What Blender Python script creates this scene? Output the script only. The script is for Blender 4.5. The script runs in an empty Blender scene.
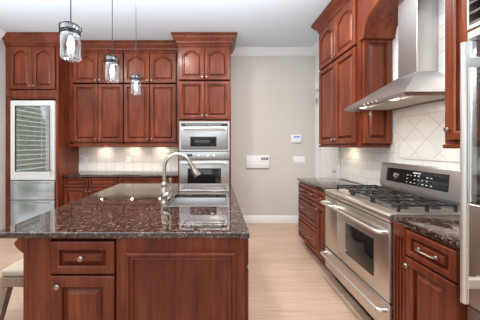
import bpy, bmesh, math, random
from mathutils import Vector, Matrix
PI = math.pi
random.seed(4)
S = bpy.context.scene
C = S.collection

# ------------------------------------------------------------------ camera, world, lights, exposure
CAM_H = 1.37
cam_d = bpy.data.cameras.new('camera'); cam = bpy.data.objects.new('camera', cam_d); C.objects.link(cam)
cam.location = (0, 0, CAM_H); cam.rotation_euler = (PI/2, 0, 0)
cam_d.sensor_width = 36; cam_d.lens = 225/480*36
cam_d.shift_x = 23/480; cam_d.shift_y = -14/480
cam_d.clip_start = 0.02
S.camera = cam
S.view_settings.view_transform = 'Standard'; S.view_settings.look = 'None'
S.view_settings.gamma = 1; S.view_settings.use_curve_mapping = False
S.view_settings.exposure = -0.36

w = bpy.data.worlds.new('world'); S.world = w; w.use_nodes = True
bg = w.node_tree.nodes['Background']; bg.inputs[0].default_value = (0.93, 0.97, 1.0, 1); bg.inputs[1].default_value = 1.5

def area(name, loc, rot, sx, sy, power, col=(1, 1, 1)):
    l = bpy.data.lights.new(name, 'AREA'); l.shape = 'RECTANGLE'; l.size = sx; l.size_y = sy
    l.energy = power; l.color = col
    o = bpy.data.objects.new(name, l); o.location = loc; o.rotation_euler = rot; C.objects.link(o); return o
# added fill floating over the island, aimed up at the ceiling, and daylight from the windows behind
area('upward_fill', (-1.0, 0.8, 2.2), (PI, 0, 0), 4.2, 3.4, 165, (0.90, 0.985, 1.08))
area('window_daylight', (-0.85, -2.85, 1.65), (PI/2, 0, 0), 3.4, 1.6, 26, (0.93, 0.985, 1.06))
for i, (x, y) in enumerate(((0.55, 0.9), (0.55, 2.1), (-0.7, 2.35), (-2.2, 2.0))):      # warm fill lights added at the ceiling, out of view
    area('ceiling_fill', (x, y, 3.085), (0, 0, 0), 0.25, 0.25, 40, (1, 0.94, 0.86))

# ------------------------------------------------------------------ materials
def mat(name, col=(0.8, 0.8, 0.8), rough=0.5, metal=0.0, **kw):
    m = bpy.data.materials.new(name); m.use_nodes = True
    b = m.node_tree.nodes['Principled BSDF']
    b.inputs['Base Color'].default_value = (*col, 1); b.inputs['Roughness'].default_value = rough
    b.inputs['Metallic'].default_value = metal
    for k, v in kw.items(): b.inputs[k].default_value = v
    return m
def nd(m, t, **inp):
    n = m.node_tree.nodes.new(t)
    for k, v in inp.items(): n.inputs[k].default_value = v
    return n
def lk(m, a, b): m.node_tree.links.new(a, b)
def bsdf(m): return m.node_tree.nodes['Principled BSDF']
def ramp(m, stops, interp='LINEAR'):
    r = m.node_tree.nodes.new('ShaderNodeValToRGB'); e = r.color_ramp.elements; r.color_ramp.interpolation = interp
    while len(e) < len(stops): e.new(0.5)
    for i, (p, c) in enumerate(stops): e[i].position = p; e[i].color = (*c, 1)
    return r
def coords(m, scale=(1, 1, 1), rot=(0, 0, 0), loc=(0, 0, 0)):
    tc = nd(m, 'ShaderNodeTexCoord'); mp = nd(m, 'ShaderNodeMapping')
    mp.inputs['Scale'].default_value = scale; mp.inputs['Rotation'].default_value = rot; mp.inputs['Location'].default_value = loc
    lk(m, tc.outputs['Object'], mp.inputs['Vector']); return mp
def wood(name, dark, mid, light, scale=(22, 22, 1.6), rough=0.3, coat=0.35):
    m = mat(name, mid, rough)
    mp = coords(m, scale)
    n = nd(m, 'ShaderNodeTexNoise', Scale=1.6, Detail=6.0, Roughness=0.6, Distortion=0.6); lk(m, mp.outputs[0], n.inputs['Vector'])
    mp2 = coords(m, (4.0, 4.0, 1.3))
    n2 = nd(m, 'ShaderNodeTexNoise', Scale=1.5, Detail=3.0); lk(m, mp2.outputs[0], n2.inputs['Vector'])
    mx = nd(m, 'ShaderNodeMath'); mx.operation = 'MULTIPLY_ADD'; mx.inputs[1].default_value = 0.5
    ad = nd(m, 'ShaderNodeMath'); ad.operation = 'MULTIPLY'; ad.inputs[1].default_value = 0.5
    lk(m, n2.outputs['Fac'], ad.inputs[0]); lk(m, n.outputs['Fac'], mx.inputs[0]); lk(m, ad.outputs[0], mx.inputs[2])
    r = ramp(m, [(0.27, dark), (0.5, mid), (0.74, light)]); lk(m, mx.outputs[0], r.inputs[0])
    lk(m, r.outputs[0], bsdf(m).inputs['Base Color'])
    bsdf(m).inputs['Coat Weight'].default_value = coat; bsdf(m).inputs['Coat Roughness'].default_value = 0.16
    return m
def tile(name, axes, bw, bh, offset, c1, c2, mortar, rot45=False, ms=0.004):
    m = mat(name, c1, 0.22)
    tc = nd(m, 'ShaderNodeTexCoord'); sp = nd(m, 'ShaderNodeSeparateXYZ'); cb = nd(m, 'ShaderNodeCombineXYZ')
    lk(m, tc.outputs['Object'], sp.inputs[0])
    lk(m, sp.outputs[axes[0]], cb.inputs[0]); lk(m, sp.outputs[axes[1]], cb.inputs[1])
    mp = nd(m, 'ShaderNodeMapping'); lk(m, cb.outputs[0], mp.inputs['Vector'])
    if rot45: mp.inputs['Rotation'].default_value = (0, 0, PI/4)
    b = nd(m, 'ShaderNodeTexBrick'); b.offset = offset; b.squash = 1
    b.inputs['Scale'].default_value = 1; b.inputs['Brick Width'].default_value = bw; b.inputs['Row Height'].default_value = bh
    b.inputs['Mortar Size'].default_value = ms; b.inputs['Mortar Smooth'].default_value = 0.3; b.inputs['Bias'].default_value = 0
    b.inputs['Color1'].default_value = (*c1, 1); b.inputs['Color2'].default_value = (*c2, 1); b.inputs['Mortar'].default_value = (*mortar, 1)
    lk(m, mp.outputs[0], b.inputs['Vector']); lk(m, b.outputs['Color'], bsdf(m).inputs['Base Color'])
    bp = nd(m, 'ShaderNodeBump', Strength=0.4, Distance=0.004); bp.invert = True
    lk(m, b.outputs['Fac'], bp.inputs['Height']); lk(m, bp.outputs[0], bsdf(m).inputs['Normal'])
    return m
def granite(name):
    m = mat(name, (0.05, 0.03, 0.025), 0.035, 0, IOR=1.9)
    mp = coords(m)
    v = nd(m, 'ShaderNodeTexVoronoi', Scale=105.0); lk(m, mp.outputs[0], v.inputs['Vector'])
    n = nd(m, 'ShaderNodeTexNoise', Scale=50.0, Detail=6.0, Roughness=0.7); lk(m, mp.outputs[0], n.inputs['Vector'])
    r1 = ramp(m, [(0.36, (0.008, 0.007, 0.007)), (0.50, (0.026, 0.018, 0.016)), (0.58, (0.11, 0.058, 0.042)), (0.72, (0.34, 0.21, 0.155))])
    lk(m, n.outputs['Fac'], r1.inputs[0])
    sp = nd(m, 'ShaderNodeSeparateColor'); lk(m, v.outputs['Color'], sp.inputs[0])
    r2 = ramp(m, [(0.0, (0.008, 0.007, 0.008)), (0.40, (0.022, 0.016, 0.014)), (0.68, (0.10, 0.052, 0.037)), (0.91, (0.36, 0.235, 0.18))], 'CONSTANT')
    lk(m, sp.outputs[0], r2.inputs[0])
    mx = nd(m, 'ShaderNodeMix'); mx.data_type = 'RGBA'; mx.inputs[0].default_value = 0.45
    lk(m, r1.outputs[0], mx.inputs[6]); lk(m, r2.outputs[0], mx.inputs[7]); lk(m, mx.outputs[2], bsdf(m).inputs['Base Color'])
    return m
def brushed(name, col, rough, scale):
    m = mat(name, col, rough, 1.0)
    mp = coords(m, scale)
    n = nd(m, 'ShaderNodeTexNoise', Scale=6.0, Detail=3.0); lk(m, mp.outputs[0], n.inputs['Vector'])
    mr = nd(m, 'ShaderNodeMapRange'); mr.inputs[3].default_value = rough*0.94; mr.inputs[4].default_value = rough*1.06
    lk(m, n.outputs['Fac'], mr.inputs[0]); lk(m, mr.outputs[0], bsdf(m).inputs['Roughness'])
    return m
def pane(name, tint, refl, rough=0.0):
    m = bpy.data.materials.new(name); m.use_nodes = True; nt = m.node_tree
    for n in list(nt.nodes): nt.nodes.remove(n)
    out = nt.nodes.new('ShaderNodeOutputMaterial'); tr = nt.nodes.new('ShaderNodeBsdfTransparent'); gl = nt.nodes.new('ShaderNodeBsdfGlossy')
    tr.inputs[0].default_value = (*tint, 1); gl.inputs['Roughness'].default_value = rough; gl.inputs[0].default_value = (0.95, 0.97, 1, 1)
    lw = nt.nodes.new('ShaderNodeLayerWeight'); lw.inputs[0].default_value = 0.35
    mr = nt.nodes.new('ShaderNodeMapRange'); mr.inputs[3].default_value = refl; mr.inputs[4].default_value = 0.9
    mx = nt.nodes.new('ShaderNodeMixShader')
    nt.links.new(lw.outputs['Facing'], mr.inputs[0]); nt.links.new(mr.outputs[0], mx.inputs[0])
    nt.links.new(tr.outputs[0], mx.inputs[1]); nt.links.new(gl.outputs[0], mx.inputs[2]); nt.links.new(mx.outputs[0], out.inputs[0])
    return m
def glow(name, col, strength):
    m = mat(name, col, 0.5)
    bsdf(m).inputs['Emission Color'].default_value = (*col, 1); bsdf(m).inputs['Emission Strength'].default_value = strength
    return m

M = {}
M['cherry'] = wood('cherry_wood', (0.044, 0.0088, 0.0044), (0.150, 0.0315, 0.0130), (0.300, 0.076, 0.030), rough=0.34, coat=0.10)
bsdf(M['cherry']).inputs['Specular IOR Level'].default_value = 0.26
M['cherry_dark'] = wood('cherry_interior', (0.03, 0.008, 0.005), (0.055, 0.014, 0.009), (0.08, 0.02, 0.012), rough=0.5, coat=0.05)
M['granite'] = granite('brown_granite')
M['steel'] = brushed('stainless_steel', (0.69, 0.645, 0.59), 0.38, (2, 2, 90))
M['steel_side'] = brushed('stainless_steel_across', (0.55, 0.55, 0.55), 0.36, (60, 60, 2))
M['sky_tint_steel'] = brushed('sky_tinted_stainless_steel', (0.66, 0.71, 0.78), 0.28, (2, 2, 60))  # blue of the reflected sky is put into this steel's colour
M['nickel'] = mat('brushed_nickel', (0.60, 0.56, 0.50), 0.24, 1.0)
M['pewter'] = mat('aged_pewter', (0.42, 0.37, 0.31), 0.30, 1.0)
M['satin'] = mat('satin_steel_handle', (0.78, 0.76, 0.73), 0.42, 1.0)
M['white_metal'] = mat('pale_appliance_metal', (0.86, 0.87, 0.87), 0.3, 0.35)
M['dark_glass'] = mat('black_oven_glass', (0.012, 0.012, 0.013), 0.05, 0, IOR=1.55)
M['black'] = mat('black_enamel', (0.018, 0.017, 0.017), 0.35)
M['iron'] = mat('cast_iron', (0.022, 0.020, 0.020), 0.45)
M['bronze'] = mat('dark_bronze', (0.03, 0.032, 0.035), 0.35, 0.7)
M['white'] = mat('white_paint', (0.84, 0.84, 0.83), 0.4)
M['plastic'] = mat('white_plastic', (0.88, 0.88, 0.87), 0.35)
M['ceiling'] = mat('ceiling_paint', (0.715, 0.775, 0.815), 0.8)
M['beige'] = mat('beige_wall_paint', (0.635, 0.605, 0.57), 0.75)
M['grey'] = mat('grey_wall_paint', (0.56, 0.55, 0.52), 0.75)
M['back_tile'] = tile('cream_square_tile', (0, 2), 0.165, 0.155, 0.0, (0.80, 0.775, 0.74), (0.76, 0.735, 0.70), (0.62, 0.575, 0.52), ms=0.005)
M['side_tile'] = tile('white_brick_tile', (1, 2), 0.20, 0.10, 0.5, (0.82, 0.81, 0.79), (0.79, 0.78, 0.76), (0.62, 0.59, 0.55), ms=0.003)
M['diamond_tile'] = tile('white_diamond_tile', (1, 2), 0.155, 0.155, 0.0, (0.82, 0.81, 0.79), (0.80, 0.79, 0.77), (0.69, 0.63, 0.57), True, ms=0.004)
M['liner'] = mat('pencil_liner_tile', (0.76, 0.72, 0.67), 0.25)
M['fabric'] = mat('cream_upholstery', (0.46, 0.40, 0.31), 0.9)
M['oak'] = wood('weathered_oak', (0.15, 0.10, 0.06), (0.29, 0.21, 0.14), (0.42, 0.32, 0.22), rough=0.6, coat=0.0)
M['jar'] = pane('clear_jar_glass', (0.93, 0.95, 0.96), 0.10)
M['bulb'] = glow('bulb_glow', (1.0, 0.97, 0.92), 5.0)
M['bulb_glass'] = pane('bulb_glass', (0.97, 0.97, 0.97), 0.04)
M['fridge_glass'] = pane('fridge_door_glass', (0.62, 0.68, 0.68), 0.72)
M['shelf_glass'] = mat('frosted_shelf', (0.70, 0.76, 0.78), 0.3)
M['liner_white'] = mat('fridge_liner', (0.62, 0.64, 0.66), 0.4)
M['mirror_glass'] = pane('coated_door_glass', (0.92, 0.95, 0.96), 0.12)
M['fridge_fill_glow'] = glow('fridge_fill_lens', (0.95, 0.98, 1.0), 6.0)  # glow for the fill strip added inside the refrigerators
M['puck'] = glow('puck_light_lens', (1.0, 0.86, 0.66), 3.0)
M['hood_lamp'] = glow('hood_lamp_lens', (1.0, 0.93, 0.82), 5.0)
M['screen'] = mat('dark_screen', (0.02, 0.03, 0.05), 0.1)
M['blue_screen'] = glow('blue_lcd', (0.12, 0.16, 0.75), 0.5)
M['lettering'] = mat('pale_lettering', (0.75, 0.75, 0.72), 0.5)
M['filter'] = mat('hood_filter', (0.78, 0.73, 0.64), 0.45, 0.7)
M['leaf'] = mat('hedge_leaf', (0.22, 0.36, 0.13), 0.6)
M['paving'] = mat('patio_paving', (0.60, 0.60, 0.60), 0.9)
# pale oak floor, planks running across the room
mf = mat('pale_oak_planks', (0.6, 0.45, 0.32), 0.33); M['floor'] = mf
mp = coords(mf)
br = nd(mf, 'ShaderNodeTexBrick'); br.offset = 0.37; br.inputs['Scale'].default_value = 1
br.inputs['Brick Width'].default_value = 1.7; br.inputs['Row Height'].default_value = 0.125; br.inputs['Mortar Size'].default_value = 0.0012
br.inputs['Mortar Smooth'].default_value = 0.1
br.inputs['Color1'].default_value = (0.57, 0.405, 0.305, 1); br.inputs['Color2'].default_value = (0.50, 0.35, 0.258, 1); br.inputs['Mortar'].default_value = (0.33, 0.235, 0.17, 1)
lk(mf, mp.outputs[0], br.inputs['Vector'])
mp2 = coords(mf, (1.2, 26, 1)); ng = nd(mf, 'ShaderNodeTexNoise', Scale=2.0, Detail=6.0, Roughness=0.6, Distortion=0.4); lk(mf, mp2.outputs[0], ng.inputs['Vector'])
rg = ramp(mf, [(0.35, (0.86, 0.84, 0.82)), (0.65, (1.06, 1.06, 1.06))]); lk(mf, ng.outputs['Fac'], rg.inputs[0])
mm = nd(mf, 'ShaderNodeMix'); mm.data_type = 'RGBA'; mm.blend_type = 'MULTIPLY'; mm.inputs[0].default_value = 1
lk(mf, br.outputs['Color'], mm.inputs[6]); lk(mf, rg.outputs[0], mm.inputs[7]); lk(mf, mm.outputs[2], bsdf(mf).inputs['Base Color'])

# ------------------------------------------------------------------ mesh builder
class MB:
    def __init__(s): s.bm = bmesh.new(); s.mats = []
    def box(s, x0, x1, y0, y1, z0, z1, bev=0.0, seg=1):
        r = bmesh.ops.create_cube(s.bm, size=1)
        vs = r['verts']
        for v in vs:
            v.co = Vector(((x0+x1)/2+v.co.x*(x1-x0), (y0+y1)/2+v.co.y*(y1-y0), (z0+z1)/2+v.co.z*(z1-z0)))
        if bev:
            es = list({e for v in vs for e in v.link_edges})
            bmesh.ops.bevel(s.bm, geom=es, offset=bev, segments=seg, affect='EDGES', profile=0.5)
        return s
    def loops(s, loops, cap0=True, cap1=True, closed=True):
        vl = [[s.bm.verts.new(p) for p in L] for L in loops]; n = len(vl[0])
        for a, b in zip(vl, vl[1:]):
            for i in range(n if closed else n-1):
                j = (i+1) % n
                try: s.bm.faces.new((a[i], a[j], b[j], b[i]))
                except ValueError: pass
        if cap0: s.bm.faces.new(vl[0][::-1])
        if cap1: s.bm.faces.new(vl[-1])
        return s
    def prism(s, poly, axis, a, b):
        def P(p, t):
            u, v = p
            return {'x': (t, u, v), 'y': (u, t, v), 'z': (u, v, t)}[axis]
        return s.loops([[P(p, a) for p in poly], [P(p, b) for p in poly]])
    def lathe(s, prof, c=(0, 0, 0), axis='z', n=20, caps=(True, True)):
        L = []
        for r, h in prof:
            ring = []
            for i in range(n):
                a = 2*PI*i/n; u, v = max(r, 1e-4)*math.cos(a), max(r, 1e-4)*math.sin(a)
                p = {'z': (u, v, h), 'y': (u, h, v), 'x': (h, u, v)}[axis]
                ring.append((c[0]+p[0], c[1]+p[1], c[2]+p[2]))
            L.append(ring)
        return s.loops(L, *caps)
    def tube(s, pts, r, n=10, flat=None):
        pts = [Vector(p) for p in pts]; m = len(pts)
        rs = r if isinstance(r, (list, tuple)) else [r]*m
        T = [((pts[min(i+1, m-1)]-pts[max(i-1, 0)]).normalized()) for i in range(m)]
        up = Vector((0, 0, 1)) if abs(T[0].z) < 0.9 else Vector((0, 1, 0))
        N = (up - T[0]*up.dot(T[0])).normalized(); L = []
        for i in range(m):
            N = (N - T[i]*N.dot(T[i])).normalized(); B = T[i].cross(N)
            L.append([pts[i]+(N*math.cos(2*PI*k/n)+B*math.sin(2*PI*k/n))*rs[i] for k in range(n)])
        return s.loops(L)
    def build(s, name, material, parent=None, loc=None, rotz=0.0, ang=35):
        bmesh.ops.recalc_face_normals(s.bm, faces=s.bm.faces)
        me = bpy.data.meshes.new(name); s.bm.to_mesh(me); s.bm.free()
        me.materials.append(M[material] if isinstance(material, str) else material)
        me.polygons.foreach_set('use_smooth', [True]*len(me.polygons)); me.set_sharp_from_angle(angle=math.radians(ang))
        o = bpy.data.objects.new(name, me); C.objects.link(o)
        if parent: o.parent = parent
        if loc: o.location = loc
        o.rotation_euler = (0, 0, rotz)
        return o
def smooth_path(pts, n=6):
    pts = [Vector(p) for p in pts]; out = []
    for i in range(len(pts)-1):
        p0, p1, p2, p3 = pts[max(i-1, 0)], pts[i], pts[i+1], pts[min(i+2, len(pts)-1)]
        for k in range(n):
            t = k/n
            out.append(0.5*((2*p1)+(-p0+p2)*t+(2*p0-5*p1+4*p2-p3)*t*t+(-p0+3*p1-3*p2+p3)*t**3))
    return out+[pts[-1]]
def tag(o, label, cat, group=None):
    o['label'] = label; o['category'] = cat
    if group: o['group'] = group
    return o
def thing(name, label, cat, loc=(0, 0, 0), rotz=0.0, group=None):
    o = bpy.data.objects.new(name, None); C.objects.link(o); o.empty_display_size = 0.1
    o.location = loc; o.rotation_euler = (0, 0, rotz)
    return tag(o, label, cat, group)
def struct(o): o['kind'] = 'structure'; return o
def dup(root, loc, label, rotz=None, group=None):
    r = root.copy(); C.objects.link(r); r.location = loc; r['label'] = label
    if rotz is not None: r.rotation_euler = (0, 0, rotz)
    if group: r['group'] = group
    def kids(a, b):
        for ch in list(a.children):
            c = ch.copy(); C.objects.link(c); c.parent = b
            kids(ch, c)
    kids(root, r); return r

# cabinet vocabulary: local x runs along the front, y goes into the cabinet, z up; front faces -y
def arch_z(u, rise):
    q = abs(2*u-1)
    return rise*(math.cos(q/0.80*PI/2)**0.85 if q < 0.80 else 0.0)
def outline(x0, x1, z0, z1, ins, rise, n=18):
    a, b, c, d = x0+ins, x1-ins, z0+ins, z1-ins
    pts = [(a, c), (b, c)]
    for i in range(n+1):
        u = 1-i/n
        pts.append((a+(b-a)*u, d - (rise if rise else 0) + (arch_z(u, rise) if rise else 0)))
    return pts
def panel_front(x0, x1, z0, z1, y, rise=0.0, frame=0.055, t=0.026, mid=0.033):
    """raised-panel door or drawer front, as one mesh; its back lies at y, its face at y-t"""
    mb = MB(); n = 18
    def rect(ins):
        return outline(x0, x1, z0, z1, ins, 0, n)
    L = [[(p[0], y, p[1]) for p in rect(0)], [(p[0], y-t+0.004, p[1]) for p in rect(0)], [(p[0], y-t, p[1]) for p in rect(0.004)]]
    def inner(ins, yy): L.append([(p[0], yy, p[1]) for p in outline(x0+frame, x1-frame, z0+frame, z1-frame, ins, rise, n)])
    inner(-0.010, y-t); inner(-0.007, y-t+0.003); inner(-0.001, y-t+0.005); inner(0.0, y-t+0.022); inner(0.012, y-t+0.022); inner(mid-0.003, y-t+0.007); inner(mid, y-t+0.002)
    return mb.loops(L)
def knob(parent, x, y, z, mat_='nickel', s=1.0):
    return MB().lathe([(0.006*s, 0), (0.006*s, -0.012*s), (0.015*s, -0.017*s), (0.017*s, -0.024*s), (0.013*s, -0.030*s), (0.004*s, -0.032*s)], (x, y, z), 'y', 14).build('knob', mat_, parent)
def pull(parent, xc, y, z, w=0.10, mat_='pewter'):
    mb = MB(); h = w/2
    mb.tube(smooth_path([(xc-h, y, z), (xc-h, y-0.018, z), (xc-h*0.6, y-0.028, z), (xc, y-0.030, z), (xc+h*0.6, y-0.028, z), (xc+h, y-0.018, z), (xc+h, y, z)], 4), 0.0055, 8)
    for sx in (-1, 1): mb.lathe([(0.010, 0), (0.010, -0.005), (0.006, -0.008)], (xc+sx*h, y, z), 'y', 10)
    return mb.build('pull', mat_, parent)
def door(parent, x0, x1, z0, z1, y, rise=0.0, knob_at=None, pulls=(), name='door', mat_='cherry', frame=0.055, kmat='pewter', ks=0.85, mid=0.033):
    d = panel_front(x0, x1, z0, z1, y, rise, frame, mid=mid).build(name, mat_, parent)
    if knob_at: knob(d, knob_at[0], y-0.026, knob_at[1], kmat, ks)
    for px in pulls: pull(d, px, y-0.026, (z0+z1)/2, 0.10)
    return d
def carcass(mb, W, D, z0, z1, fronts=(), t=0.018, x0=0.0):
    """hollow cabinet box open at the front, with face-frame strips where the photo shows them"""
    mb.box(x0, x0+t, 0, D, z0, z1); mb.box(W-t, W, 0, D, z0, z1)
    mb.box(x0+t, W-t, 0, D, z0, z0+t); mb.box(x0+t, W-t, 0, D, z1-t, z1); mb.box(x0+t, W-t, D-0.012, D, z0+t, z1-t)
    for a, b, c, d in fronts: mb.box(max(a, x0+t), min(b, W-t), 0, 0.02, max(c, z0+t), min(d, z1-t))
    return mb
CROWN = [(0.0, 0.0), (0.012, 0.0), (0.012, 0.028), (0.026, 0.036), (0.026, 0.060), (0.034, 0.072), (0.050, 0.092), (0.070, 0.116), (0.078, 0.130), (0.078, 0.138), (0.090, 0.146), (0.090, 0.172), (0.0, 0.172)]
def sweep(path, prof, z0, side=1):
    """profile (out, up) swept along a plan polyline with mitred corners"""
    P = [Vector((p[0], p[1])) for p in path]; offs = []
    for i in range(len(P)):
        dn = []
        if i > 0: dn.append((P[i]-P[i-1]).normalized())
        if i < len(P)-1: dn.append((P[i+1]-P[i]).normalized())
        ns = [Vector((d.y, -d.x))*side for d in dn]
        if len(ns) == 1: offs.append(ns[0])
        else:
            m = (ns[0]+ns[1]).normalized(); offs.append(m/max(m.dot(ns[0]), 0.2))
    mb = MB()
    mb.loops([[(P[i].x+offs[i].x*o, P[i].y+offs[i].y*o, z0+u) for o, u in prof] for i in range(len(P))])
    return mb

# ------------------------------------------------------------------ the room
WB, WR, WL = 4.005, 1.75, -3.28          # back, right, left wall planes
CH = 3.09; YF = -3.0                      # ceiling height, open rear of the room
struct(MB().box(WL-0.15, WR+0.15, YF, WB+0.15, -0.1, 0.0).build('floor', 'floor'))
struct(MB().box(WL-0.15, WR+0.15, YF, WB+0.15, CH, CH+0.12).build('ceiling', 'ceiling'))
struct(MB().box(WL-0.15, WR+0.15, WB, WB+0.15, 0, CH).build('wall_back', 'beige'))
# right wall with a doorway near the back corner
DY0, DY1, DH = 3.27, 3.84, 2.10
mb = MB(); mb.box(WR, WR+0.15, YF, DY0, 0, CH); mb.box(WR, WR+0.15, DY1, WB, 0, CH); mb.box(WR, WR+0.15, DY0, DY1, DH, CH)
struct(mb.build('wall_right', 'white'))
dr = struct(MB().box(WR+0.03, WR+0.07, DY0+0.003, DY1-0.003, 0.01, DH-0.003).build('door_1', 'white'))
for z0, z1 in ((0.2, 0.95), (1.08, 1.95)):
    for y0, y1 in ((DY0+0.09, (DY0+DY1)/2-0.03), ((DY0+DY1)/2+0.03, DY1-0.09)):
        MB().box(WR+0.022, WR+0.031, y0, y1, z0, z1, 0.006).build('door_panel', 'white', dr)
mb = MB().lathe([(0.024, 0), (0.024, -0.008), (0.010, -0.012), (0.010, -0.035), (0.024, -0.045), (0.026, -0.055), (0.015, -0.066)], (WR+0.03, DY0+0.06, 1.0), 'x', 16)
mb.build('door_knob', 'nickel', dr)
mb = MB()
for y0, y1 in ((DY0-0.085, DY0), (DY1, DY1+0.085)):
    mb.box(WR-0.020, WR-0.0005, y0, y1, 0, DH+0.085, 0.005); mb.box(WR-0.028, WR-0.019, y0+0.005, y0+0.025, 0, DH+0.08, 0.003)
mb.box(WR-0.020, WR-0.0005, DY0-0.085, DY1+0.085, DH, DH+0.085, 0.005); mb.box(WR-0.035, WR-0.0005, DY0-0.095, DY1+0.095, DH+0.085, DH+0.11, 0.005)
struct(mb.build('trim_1', 'white'))
# left wall with two shuttered windows
WINS = [(1.55, 3.33, 0.06, 2.40), (-1.6, 0.6, 0.80, 2.40)]
mb = MB(); ys = [YF, -1.6, 0.6, 1.55, 3.33, WB]
for i in range(5):
    if i in (1, 3):
        mb.box(WL-0.15, WL, ys[i], ys[i+1], 0, 0.80 if i == 1 else 0.06); mb.box(WL-0.15, WL, ys[i], ys[i+1], 2.40, CH)
    else: mb.box(WL-0.15, WL, ys[i], ys[i+1], 0, CH)
struct(mb.build('wall_left', 'grey'))
for i, (y0, y1, z0, z1) in enumerate(WINS):
    mb = MB()
    for a, b, c, d in ((y0, y0+0.06, z0, z1), (y1-0.06, y1, z0, z1), (y0+0.06, y1-0.06, z0, z0+0.06), (y0+0.06, y1-0.06, z1-0.06, z1), ((y0+y1)/2-0.04, (y0+y1)/2+0.04, z0+0.06, z1-0.06)):
        mb.box(WL-0.11, WL-0.04, a, b, c, d)
    wn = struct(mb.build('window_%d' % (i+1), 'white'))
    MB().box(WL-0.12, WL-0.113, y0+0.02, y1-0.02, z0+0.02, z1-0.02).build('glass', M['bulb_glass'], wn)
    mb = MB(); zz = max(z0, 0.85)+0.11
    while zz < z1-0.08:
        for a, b in ((y0+0.065, (y0+y1)/2-0.045), ((y0+y1)/2+0.045, y1-0.065)):
            mb.prism([(WL-0.075-0.026, zz-0.003), (WL-0.075, zz-0.005), (WL-0.075+0.026, zz-0.003), (WL-0.075+0.026, zz+0.003), (WL-0.075, zz+0.005), (WL-0.075-0.026, zz+0.003)], 'y', a, b)
        zz += 0.085
    MB_o = mb.build('shutter_slats', 'white', wn)
    mb = MB()
    mb.box(WL+0.0005, WL+0.018, y0-0.07, y0, max(z0-0.07, 0.001), z1+0.07, 0.004)
    mb.box(WL+0.0005, WL+0.018, y1, y1+0.05, max(z0-0.07, 0.001), z1+0.07, 0.004)
    mb.box(WL+0.0005, WL+0.018, y0, y1, z1, z1+0.07, 0.004); mb.box(WL+0.0005, WL+0.035, y0-0.09, y1+0.05, z0-0.03, z0, 0.004)
    mb.build('window_casing', 'white', wn)
# rear wall behind the camera, with a wide window
mb = MB(); FXA, FXB = -2.6, 0.9
mb.box(WL, FXA, YF, YF+0.12, 0, CH); mb.box(FXB, WR, YF, YF+0.12, 0, CH); mb.box(FXA, FXB, YF, YF+0.12, 0, 0.8); mb.box(FXA, FXB, YF, YF+0.12, 2.5, CH)
struct(mb.build('wall_front', 'beige'))
mb = MB()
for a, b, c, d in ((FXA, FXB, 0.8, 0.86), (FXA, FXB, 2.44, 2.5)): mb.box(a+0.001, b-0.001, YF+0.03, YF+0.09, c, d)
for k in range(4):
    x = FXA+0.03+k*(FXB-FXA-0.06)/3; mb.box(x-0.029, x+0.029, YF+0.03, YF+0.09, 0.86, 2.44)
struct(mb.build('window_3', 'white'))
# baseboards and ceiling crown
struct(MB().prism([(WB-0.016, 0), (WB-0.001, 0), (WB-0.001, 0.135), (WB-0.006, 0.135), (WB-0.010, 0.122), (WB-0.016, 0.112)], 'x', 0.225, WR-0.001).build('baseboard_back', 'white'))
CR = [(0, 0), (0.012, 0), (0.016, 0.012), (0.030, 0.025), (0.055, 0.055), (0.080, 0.080), (0.088, 0.095), (0.100, 0.100), (0.100, 0.114), (0, 0.114)]
struct(sweep([(0.225, WB-0.001), (WR-0.001, WB-0.001), (WR-0.001, 3.27)], CR, CH-0.115, 1).build('trim_2', 'white'))
struct(sweep([(WL+0.001, YF), (WL+0.001, 3.40)], CR, CH-0.115, 1).build('trim_3', 'white'))
# tiled splashbacks
struct(MB().box(-2.45, -0.61, WB-0.012, WB-0.0005, 0.915, 1.60).build('trim_4', 'back_tile'))
struct(MB().box(WR-0.012, WR-0.0005, 1.075, 3.16, 0.915, CH-0.002).build('trim_5', 'side_tile'))
px_ = WR-0.012
bd = MB()
for y0, y1, z0, z1 in ((1.50, 2.16, 1.250, 1.266), (1.50, 2.16, 1.634, 1.650), (1.50, 1.516, 1.266, 1.634), (2.144, 2.16, 1.266, 1.634)):
    bd.box(px_-0.007, px_-0.0003, y0, y1, z0, z1, 0.003, 2)
dp = struct(bd.build('trim_6', 'liner'))
MB().box(px_-0.003, px_-0.0003, 1.517, 2.143, 1.267, 1.633).build('diamond_tiles', 'diamond_tile', dp)
# garden outside the left windows
struct(MB().box(-9, WL-0.16, -6, 7, -0.2, -0.12).build('floor_patio', 'paving'))
def hedge(loc, sx, sy, sz, label):
    bm = bmesh.new(); bmesh.ops.create_icosphere(bm, subdivisions=4, radius=1)
    for v in bm.verts:
        r = 1+random.uniform(-0.16, 0.16); v.co = Vector((v.co.x*sx*r, v.co.y*sy*r, (v.co.z*r+0.9)*sz))
    m = MB(); m.bm.free(); m.bm = bm
    o = m.build('garden_shrub', 'leaf', None, loc, 0, 20); tag(o, label, 'shrub'); return o
hedge((-5.0, 1.35, -0.12), 0.62, 0.7, 1.45, 'tall leafy green shrub outside the window, mirrored in the glass refrigerator door')
hedge((-6.6, -1.1, -0.12), 0.9, 1.2, 0.95, 'low wide green shrub outside the window, mirrored in the glass refrigerator door')

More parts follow.
